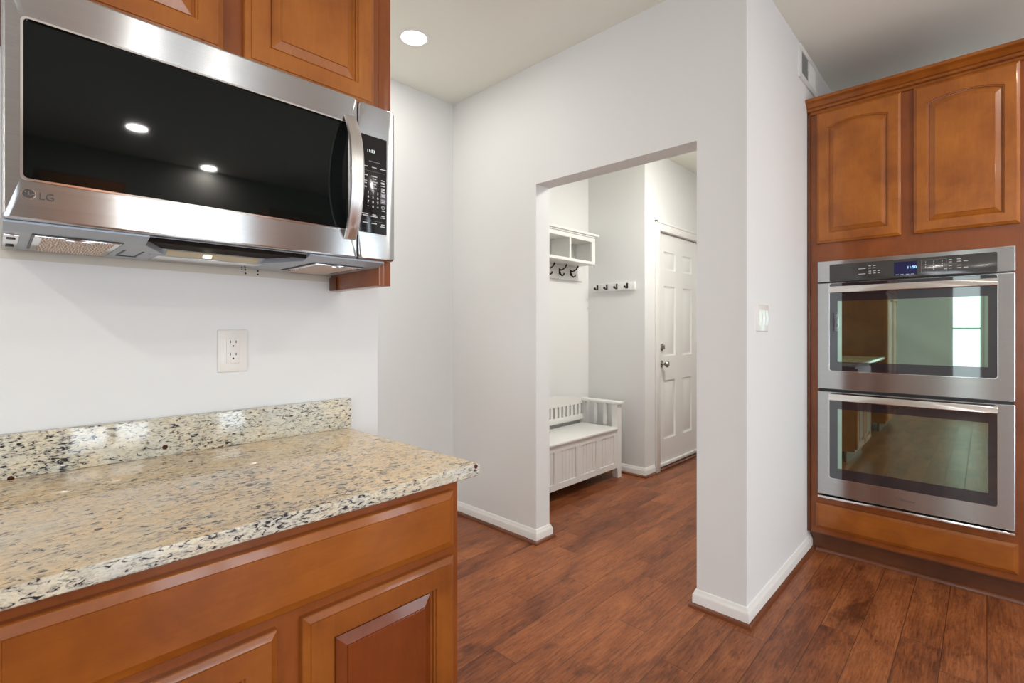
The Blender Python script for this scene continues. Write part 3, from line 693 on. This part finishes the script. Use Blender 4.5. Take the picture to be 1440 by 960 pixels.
mb = MB(); mb.extrude([(0.235, 1.2960, 1.3970), (0.235, 1.3185, 1.3850), (0.235, 1.3300, 1.3850), (0.235, 1.3300, 1.3859), (0.235, 1.3198, 1.3859), (0.235, 1.3198, 1.3970)], (0.250, 0, 0)); part('lamp_housing', mb, M['grey_plastic'], bp)
mb = MB(); mb.extrude([(0.262, 1.2985, 1.3953), (0.262, 1.3165, 1.3857), (0.262, 1.3161, 1.3849), (0.262, 1.2981, 1.3945)], (0.190, 0, 0)); part('lamp_lens', mb, M['hoodlamp'], bp, 'glowing cooktop lamp lens')
mb = MB(); mb.extrude([(0.334, 1.3030, 1.3924), (0.334, 1.3120, 1.3876), (0.334, 1.3114, 1.3864), (0.334, 1.3024, 1.3912)], (0.016, 0, 0)); part('lamp_bulb', mb, M['bulb'], bp, 'bright warm bulb')
mb = MB(); mb.box(0.252, 0.470, 1.334, 1.436, 1.3848, 1.3862, 0.0005); part('access_cover', mb, M['steel_s'], bp)
for a, b in ((0.048, 0.168), (0.548, 0.672)):
    mb = MB(); mb.box(a - 0.003, b + 0.004, 1.192, 1.404, 1.3842, 1.3862); fr = part('filter_seat', mb, M['black'], bp)
    mb = MB(); mb.box(a, b, 1.196, 1.398, 1.3815, 1.3845, 0.0008); flt = part('filter_frame', mb, M['steel_s'], bp)
    mb = MB(); mb.box(a + 0.010, b - 0.010, 1.200, 1.394, 1.3805, 1.3830); part('filter_mesh', mb, M['mesh'], bp, 'coppery grease filter mesh')
    mb = MB(); mb.box((a + b) / 2 - 0.02, (a + b) / 2 + 0.02, 1.194, 1.202, 1.3785, 1.3810, 0.0008); part('filter_tab', mb, M['steel_s'], bp)
mb = MB(); mb.box(0.186, 0.222, 1.395, 1.400, 1.3845, 1.3862); mb.box(0.186, 0.190, 1.30, 1.40, 1.3850, 1.3862); mb.box(0.218, 0.222, 1.30, 1.40, 1.3850, 1.3862); part('charcoal_door_slot', mb, M['black'], bp)
mb = MB(); mb.box(0.010, 0.030, 1.22, 1.45, 1.3825, 1.3862, 0.001); part('mounting_rail', mb, M['steel_s'], bp)
for y in (1.25, 1.36):
    mb = MB(); mb.lathe([(0.006, 0), (0.006, -0.003), (0.002, -0.0035)], (0.020, y, 1.383), (0, 0, 1), 16); part('mounting_screw', mb, M['black'], bp)

# ------------------------------------------------------------------ tall oven cabinet
t = thing('oven_cabinet', (3.43, 0.28, 0.0), 'tall cinnamon maple cabinet housing the double wall oven, two arched doors on top', 'cabinet')
F = fx(3.115)
YL, YR = 0.700, -0.150   # u = -y
mb = MB()
mb.box(3.135, 3.742, YL - 0.018, YL, 0.115, 2.42); mb.box(3.135, 3.742, YR, YR + 0.018, 0.115, 2.42)
mb.box(3.135, 3.742, YR + 0.018, YL - 0.018, 2.40, 2.42); mb.box(3.135, 3.742, YR + 0.018, YL - 0.018, 1.60, 1.618); mb.box(3.135, 3.742, YR + 0.018, YL - 0.018, 0.115, 0.135); mb.box(3.73, 3.742, YR + 0.018, YL - 0.018, 0.135, 2.40)
mb.box(3.135, 3.70, YR + 0.018, YL - 0.018, 0.285, 0.303)
part('carcass', mb, M['wood_f'], t, smooth=False)
mb = MB()
for a, b, c, d in ((-0.700, -0.645, 0.115, 2.42), (0.078, 0.150, 0.115, 2.42), (-0.645, 0.078, 0.115, 0.320), (-0.645, 0.078, 1.575, 1.70), (-0.645, 0.078, 2.385, 2.42), (-0.315, -0.245, 1.70, 2.385)): mb.fbox(F, a, b, c, d, -0.02, 0.0)
part('face_frame', mb, M['wood_f'], t, smooth=False)
cabinet_door(t, M['wood_v'], M['wood_v'], F, -0.668, -0.304, 1.690, 2.400, 0.020, 0.050, 0.024, True, 0.066)
cabinet_door(t, M['wood_v'], M['wood_v'], F, -0.256, 0.109, 1.690, 2.400, 0.020, 0.050, 0.024, True, 0.066)
part('drawer_front', slab_front(F, -0.673, 0.1035, 0.146, 0.2815, 0.020), M['wood_h'], t)
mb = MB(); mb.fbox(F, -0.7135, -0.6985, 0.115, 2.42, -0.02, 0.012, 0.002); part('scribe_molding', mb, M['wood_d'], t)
CR = [(0, 2.400), (0.009, 2.400), (0.012, 2.404), (0.012, 2.411), (0.008, 2.414), (0.008, 2.417), (0.018, 2.418), (0.021, 2.422), (0.021, 2.428), (0.017, 2.431), (0.017, 2.434), (0.024, 2.436), (0.029, 2.443), (0.037, 2.452), (0.047, 2.458), (0.053, 2.460), (0.055, 2.464), (0.055, 2.474), (0.052, 2.477), (0, 2.477)]
mb = MB(); sweep(mb, [(3.115, 0.7135), (3.115, -0.150), (3.742, -0.150)], CR, 1 - 2); part('crown_molding', mb, M['wood_h'], t)
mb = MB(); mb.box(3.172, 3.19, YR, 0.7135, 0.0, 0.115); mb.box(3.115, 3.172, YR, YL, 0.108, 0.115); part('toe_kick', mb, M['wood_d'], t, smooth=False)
mb = MB(); sweep(mb, [(3.172, 0.685), (3.172, YR)], [(o - 0.014, z) for o, z in SH], -1); part('shoe_molding', mb, M['shoe'], t)

# ------------------------------------------------------------------ double wall oven
t = thing('double_wall_oven', (3.3, 0.28, 0.303), 'stainless double wall oven with two glass doors built into the tall maple cabinet', 'oven')
F = fx(3.08)
U0, U1 = -0.6585, 0.0925
mb = MB(); mb.box(3.114, 3.68, -0.068, 0.635, 0.330, 1.570); part('body', mb, M['black'], t, smooth=False)
mb = MB(); mb.fbox(F, U0 + 0.004, U1 - 0.004, 0.336, 1.58, -0.034, -0.022); part('mounting_flange', mb, M['black'], t, smooth=False)
# control panel
mb = MB()
mb.loops([LP2 for LP2 in ([F(u, v, w) for u, v in rr(U0 + d, U1 - d, 1.4780 + d, 1.5885 - d, 0.002)] for d, w in ((0, -0.022), (0, -0.002), (0.002, 0.0)))], True, True)
cp = part('control_panel', mb, M['steel'], t)
mb = MB(); mb.rrect(F, -0.6030, 0.0365, 1.4785, 1.5680, -0.001, 0.0012, 0.006, 0.0008); part('control_glass', mb, M['oven_panel'], cp, 'dark grey control glass')
mb = MB(); mb.fbox(F, -0.3290, -0.2400, 1.4885, 1.5545, 0.001, 0.0017); part('display', mb, M['blue_disp'], cp, 'dark blue clock display')
text('clock_digits', '11:50', F, -0.2790, 1.5205, 0.0018, 0.0165, M['blue_text'], cp, depth=0.0003)
def oword(mb_, u, v, wd, h=0.0028):
    x = u - wd / 2; k = 0
    while x < u + wd / 2 - 0.001:
        q = 0.0016 if k % 3 else 0.0023
        mb_.fbox(F, x, x + q, v - h / 2, v + h / 2 * (1 if k % 2 else 0.7), 0.0012, 0.0018); x += q + 0.0007; k += 1
def olabel(u, v, wd):
    mb_ = MB(); oword(mb_, u, v, wd); part('key_label', mb_, M['text'], cp)
for v in (1.535, 1.508): olabel(-0.460, v, 0.030)
for v in (1.547, 1.536): [olabel(u, v, 0.011) for u in (-0.427, -0.408)]
for v in (1.520, 1.509): [olabel(u, v, 0.010) for u in (-0.427, -0.408, -0.390)]
for u in (-0.316, -0.298, -0.277, -0.258): olabel(u, 1.4925, 0.012)
for u, v in ((-0.120, 1.549), (-0.090, 1.549), (-0.120, 1.520), (-0.090, 1.520), (-0.120, 1.538), (-0.090, 1.538), (-0.120, 1.509), (-0.090, 1.509), (-0.067, 1.538), (-0.067, 1.509), (-0.136, 1.507)): olabel(u, v, 0.014 if u > -0.1 else 0.010)
for j, c_ in enumerate(('1470', '258', '369')):
    for i, ch in enumerate('1234'):
        s_ = ('147', '2580', '369')[j]
        if i < len(s_): text('key_digit', s_[i], F, -0.209 + j * 0.030, 1.5430 - i * 0.0125, 0.0013, 0.0085, M['text'], cp, 'CENTER', depth=0.0002)
mb = MB(); mb.ring(F, rr(-0.2250, -0.1330, 1.4925, 1.5555, 0.002), rr(-0.2240, -0.1340, 1.4935, 1.5545, 0.002), 0.0012, 0.0016); part('keypad_outline', mb, M['text_dim'], cp)

def oven_door(z0, z1, gz0, gz1, wz0, wz1, hz0, hz1, bright):
    mb = MB()
    o = rr(U0, U1, z0, z1, 0.002); o2 = rr(U0 + 0.003, U1 - 0.003, z0 + 0.003, z1 - 0.003, 0.002); i = rr(-0.6035, 0.0365, gz0, gz1, 0.012)
    # the glass reaches the top of the door behind the handle
    top = [(u, v if v < gz1 - 0.02 else z1 - 0.004) for u, v in i]
    mb.loops([[F(u, v, w) for u, v in pts] for pts, w in ((o, -0.020), (o, -0.003), (o2, 0.0), (rr(-0.6050, 0.0380, gz0 - 0.0015, z1 - 0.0035, 0.012), 0.0), (rr(-0.6035, 0.0365, gz0, z1 - 0.004, 0.012), -0.003), (rr(-0.6035, 0.0365, gz0, z1 - 0.004, 0.012), -0.020))], False, False)
    d = part('oven_door', mb, M['steel'], t)
    mb = MB(); mb.ring(F, rr(-0.6060, 0.0390, gz0 - 0.0025, z1 - 0.0035, 0.012), rr(-0.6035, 0.0365, gz0, z1 - 0.004, 0.012), -0.002, 0.0012); part('bezel', mb, M['steel_s'], d)
    mb = MB(); mb.rrect(F, -0.6036, 0.0366, gz0 - 0.0001, z1 - 0.004, -0.012, -0.0022, 0.012); part('glass', mb, M['oglass'], d, 'dark glass surround')
    mb = MB(); mb.rrect(F, -0.5670, 0.0075, wz0, wz1, -0.003, -0.0016, 0.003); part('window', mb, M['owin'], d, 'greenish reflective oven window')
    mb = MB(); ls = []
    for k in range(21):
        q = k / 20; u = -0.6050 + (0.0380 + 0.6050) * q; out = 0.016 + 0.010 * (1 - (2 * q - 1) ** 2)
        ls.append([F(u, v, w) for v, w in ((hz0, out - 0.014), (hz1, out - 0.014), (hz1, out - 0.010), (hz1 - 0.002, out - 0.008), (hz0 + 0.003, out), (hz0, out - 0.002))])
    mb.loops(ls); h = part('handle', mb, M['steel_b'], d)
    for u in (-0.597, 0.030):
        mb = MB(); mb.fbox(F, u - 0.006, u + 0.006, hz0 + 0.004, hz1 - 0.004, -0.004, 0.010); part('handle_mount', mb, M['steel_b'], d)
    return d
d1 = oven_door(0.9060, 1.4715, 1.0045, 1.430, 1.0530, 1.3735, 1.4180, 1.4510, 1)
d2 = oven_door(0.3400, 0.8915, 0.4340, 0.850, 0.4890, 0.8030, 0.8490, 0.8810, 0)
mb = MB(); mb.fbox(F, U0, U1, 0.3185, 0.3310, -0.018, 0.0, 0.003); part('bottom_trim', mb, M['steel_b'], t)
# script emblem engraved low on the lower door
mb = MB(); n = 28; cu, cv = -0.310, 0.3905
mb.loops([[F(cu + rx * math.cos(2 * math.pi * k / n + 0.0) , cv + rz * math.sin(2 * math.pi * k / n) + 0.18 * rx * math.cos(2 * math.pi * k / n), w) for k in range(n)] for rx, rz, w in ((0.0150, 0.0060, 0.0), (0.0150, 0.0060, 0.0005), (0.0135, 0.0049, 0.0005), (0.0135, 0.0049, 0.0))], False, False)
part('emblem_swirl', mb, M['logo_dark'], d2, 'small swirl of the maker emblem')
text('emblem_script', 'Whirlpool', F, -0.3060, 0.3810, 0.0002, 0.0135, M['logo_dark'], d2, shear=0.35)

# ------------------------------------------------------------------ mudroom: bench, shelf, peg rack
t = thing('storage_bench', (3.02, 2.38, 0.0), 'white wooden storage bench with slatted back and beadboard front in the mudroom', 'bench')
F = fy(2.20); XB0, XB1 = 2.42, 3.615; YB = 2.580
us = [2.482, 2.531, 2.731, 2.789, 2.988, 3.046, 3.250, 3.304, 3.507, 3.553]; vs = [0.084, 0.128, 0.355, 0.400]
part('front_panel', celled_face(F, us, vs, {(i, 1) for i in (1, 3, 5, 7)}, [(0.001, -0.006), (0.0015, -0.009)], 0.022), M['white'], t, smooth=False)
for i in (1, 3, 5, 7):
    mb = MB(); a, b = us[i] + 0.002, us[i + 1] - 0.002; nb = 5; wdt = (b - a) / nb
    for k in range(nb):
        x0 = a + k * wdt; x1 = x0 + wdt
        mb.loops([[F(u, v, w) for u, v in ((x0 + d, 0.1285), (x1 - d, 0.1285), (x1 - d, 0.3545), (x0 + d, 0.3545))] for d, w in ((0.0, -0.0095), (0.0015, -0.0095), (0.004, -0.0050))])
    part('beadboard', mb, M['white'], t)
def post(x0, x1, y0, y1, z0, z1, taper=True):
    mb = MB()
    if taper:
        q = 0.012
        sx = q if x0 < 3 else 0
        lo = [(x0 + (q if x0 > 3 else 0), y0), (x1 - (q if x0 < 3 else 0), y0), (x1 - (q if x0 < 3 else 0), y1), (x0 + (q if x0 > 3 else 0), y1)]
        up = [(x0, y0), (x1, y0), (x1, y1), (x0, y1)]
        mb.loops([[Vector((x, y, z0)) for x, y in lo], [Vector((x, y, z0 + 0.085)) for x, y in up], [Vector((x, y, z1)) for x, y in up]])
    else: mb.box(x0, x1, y0, y1, z0, z1, 0.002)
    return mb
for x0, x1 in ((XB1 - 0.062, XB1), (XB0, XB0 + 0.062)):
    part('leg', post(x0, x1, 2.198, 2.250, 0.0, 0.606), M['white'], t, smooth=False)
    part('leg', post(x0 + 0.012, x1 - 0.012, YB - 0.045, YB, 0.0, 0.606), M['white'], t, smooth=False)
    mb = MB(); mb.box(x0 - 0.006, x1 + 0.012, 2.180, YB - 0.002, 0.606, 0.628, 0.004); part('armrest', mb, M['white'], t)
    xm = (x0 + x1) / 2
    mb = MB(); mb.box(xm - 0.010, xm + 0.010, 2.25, YB - 0.045, 0.084, 0.398); part('side_panel', mb, M['white'], t)
    for y in (2.33, 2.43):
        mb = MB(); mb.box(xm - 0.011, xm + 0.011, y - 0.016, y + 0.016, 0.398, 0.606, 0.001); part('arm_slat', mb, M['white'], t)
mb = MB(); mb.box(XB0 + 0.060, XB1 - 0.060, 2.186, YB - 0.03, 0.402, 0.418, 0.003); part('seat', mb, M['white'], t)
mb = MB(); mb.box(XB0 + 0.063, XB1 - 0.063, YB - 0.022, YB - 0.002, 0.084, 0.400); part('back_panel', mb, M['white'], t)
mb = MB(); mb.box(XB0 + 0.063, XB1 - 0.063, 2.222, YB - 0.022, 0.084, 0.096); part('bottom_panel', mb, M['white'], t)
# backrest: two rails with slots between wide slats, gently crowned top
mb = MB(); xa, xb = XB0 + 0.05, XB1 - 0.05; top = []
for k in range(25):
    q = k / 24; top.append((xa + (xb - xa) * q, 0.628 + 0.055 * (1 - (2 * q - 1) ** 2)))
mb.extrude([Vector((xa, YB - 0.028, 0.583))] + [Vector((x, YB - 0.028, z)) for x, z in top] + [Vector((xb, YB - 0.028, 0.583))], (0, 0.020, 0)); part('top_rail', mb, M['white'], t)
mb = MB(); mb.box(xa, xb, YB - 0.028, YB - 0.008, 0.445, 0.492, 0.001); part('lower_rail', mb, M['white'], t)
x = xa; k = 0
while x < xb - 0.01:
    w_ = 0.030 if 0 < k else 0.030
    mb = MB(); mb.box(x, min(x + w_, xb), YB - 0.026, YB - 0.010, 0.490, 0.585); part('back_slat', mb, M['white'], t)
    x += 0.0545; k += 1

# cubby shelf with coat hooks
t = thing('wall_shelf', (3.0, 2.5, 1.65), 'white cubby shelf with dark double coat hooks on the mudroom wall above the bench', 'shelf')
F = fy(2.61); YF = 2.40; X0, X1 = 2.45, 3.530
mb = MB(); mb.box(X0 - 0.025, X1 + 0.035, YF - 0.020, 2.609, 2.010, 2.030, 0.003); mb.box(X0 - 0.012, X1 + 0.016, YF - 0.009, 2.609, 1.998, 2.010, 0.003); part('top_board', mb, M['white'], t)
mb = MB(); mb.box(X0, X1, YF, 2.609, 1.962, 1.998, 0.001); part('head_rail', mb, M['white'], t)
mb = MB(); mb.box(X0, X1, YF, 2.609, 1.775, 1.798, 0.001); part('bottom_board', mb, M['white'], t)
for x0, x1 in ((X0, X0 + 0.05), (X1 - 0.05, X1)):
    mb = MB(); mb.box(x0 if x0 < 3 else x0, x1, YF, YF + 0.018, 1.798, 1.962); mb.box(x0 if x0 < 3 else x1 - 0.018, x0 + 0.018 if x0 < 3 else x1, YF + 0.018, 2.609, 1.798, 1.962); part('side_board', mb, M['white'], t)
for x in (2.84, 3.185):
    mb = MB(); mb.box(x - 0.010, x + 0.010, YF + 0.001, 2.609, 1.798, 1.962); part('divider', mb, M['white'], t)
mb = MB(); mb.box(X0 + 0.02, X1 - 0.02, 2.600, 2.609, 1.798, 1.962); part('back_board', mb, M['white'], t)
mb = MB(); mb.box(X0, 3.625, 2.598, 2.609, 1.650, 1.775, 0.002); part('hook_rail', mb, M['white'], t)
for x in (2.66, 2.82, 2.98, 3.135, 3.293, 3.450):
    mb = MB(); y0 = 2.598
    mb.rrect(fy(y0), x - 0.009, x + 0.009, 1.690, 1.742, 0, 0.004, 0.008, 0.001)
    mb.tube([(x, y0 - 0.003, 1.728), (x, y0 - 0.030, 1.727), (x, y0 - 0.060, 1.742), (x, y0 - 0.078, 1.768)], [0.006, 0.0055, 0.0055, 0.0085], 10)
    mb.tube([(x, y0 - 0.003, 1.712), (x, y0 - 0.012, 1.690), (x, y0 - 0.030, 1.676), (x, y0 - 0.046, 1.684), (x, y0 - 0.050, 1.698)], [0.007, 0.0065, 0.006, 0.006, 0.0075], 10)
    part('coat_hook', mb, M['bronze'], t, 'dark double coat hook')

t = thing('peg_rack', (3.73, 2.335, 1.56), 'white four-peg coat rack on the mudroom side wall right of the cubby shelf', 'coat rack')
F = fx(3.73)
mb = MB(); mb.fbox(F, -2.545, -2.128, 1.560, 1.628, 0, 0.016, 0.003); part('board', mb, M['white'], t)
for y in (2.500, 2.402, 2.302, 2.200):
    mb = MB(); x = 3.714
    mb.box(x - 0.004, x, y - 0.007, y + 0.007, 1.575, 1.622, 0.001)
    mb.tube([(x, y, 1.582), (x - 0.022, y, 1.578), (x - 0.040, y, 1.586)], [0.005, 0.005, 0.006], 10); mb.ball((x - 0.043, y, 1.588), 0.010)
    part('peg', mb, M['bronze'], t, 'dark metal peg')

# ------------------------------------------------------------------ pantry cabinet down the counter wall (mirrored in the oven glass)
t = thing('pantry_cabinet', (-1.65, 1.15, 0), 'tall maple pantry cabinet further left along the counter wall, mirrored in the oven glass', 'cabinet')
mb = MB(); mb.box(-2.1, -1.2, 0.865, 1.463, 0.10, 2.42); part('carcass', mb, M['wood_f'], t, smooth=False)
F = fy(0.865)
for a, b in ((-2.08, -1.66), (-1.64, -1.22)):
    cabinet_door(t, M['wood_v'], M['wood_v'], F, a, b, 0.13, 1.65, 0.02, 0.05); cabinet_door(t, M['wood_v'], M['wood_v'], F, a, b, 1.68, 2.40, 0.02, 0.05, 0.024, True, 0.07)
mb = MB(); mb.box(-2.1, -1.2, 0.93, 0.95, 0.0, 0.10); part('toe_kick', mb, M['wood_d'], t)

# ------------------------------------------------------------------ cabinets behind the camera (mirrored in the microwave's steel and glass)
for x0, x1, which in ((0.20, 0.74, 'left'), (1.86, 2.40, 'right')):
    side = 'added rear window' if x0 < 1 else 'ovens'
    t = thing('wall_cabinet', ((x0 + x1) / 2, -2.94, 1.45), 'maple wall cabinet behind the camera between patio door and ' + side, 'cabinet', None)
    F = Frame((0, -2.79, 0), (1, 0, 0), (0, 0, 1), (0, 1, 0))
    mb = MB(); mb.box(x0, x1, -3.099, -2.79, 1.45, 2.42); part('carcass', mb, M['wood_f'], t, smooth=False)
    cabinet_door(t, M['wood_v'], M['wood_v'], F, x0 + 0.02, x1 - 0.02, 1.47, 2.40, 0.02, 0.05, 0.024, True, 0.07)
    t = thing('base_cabinet', ((x0 + x1) / 2, -2.8, 0), 'maple base cabinet behind the camera between patio door and ' + side, 'cabinet', None)
    F = Frame((0, -2.5, 0), (1, 0, 0), (0, 0, 1), (0, 1, 0))
    mb = MB(); mb.box(x0, x1, -3.099, -2.5, 0.0, 0.884); part('carcass', mb, M['wood_f'], t, smooth=False)
    cabinet_door(t, M['wood_v'], M['wood_v'], F, x0 + 0.02, x1 - 0.02, 0.12, 0.72, 0.02, 0.05); part('drawer_front', slab_front(F, x0 + 0.02, x1 - 0.02, 0.745, 0.865), M['wood_h'], t)
    mb = MB(); mb.box(x0 - 0.01, x1 + 0.01, -3.099, -2.465, 0.8845, 0.914, 0.004); part('worktop', mb, M['granite'], t)
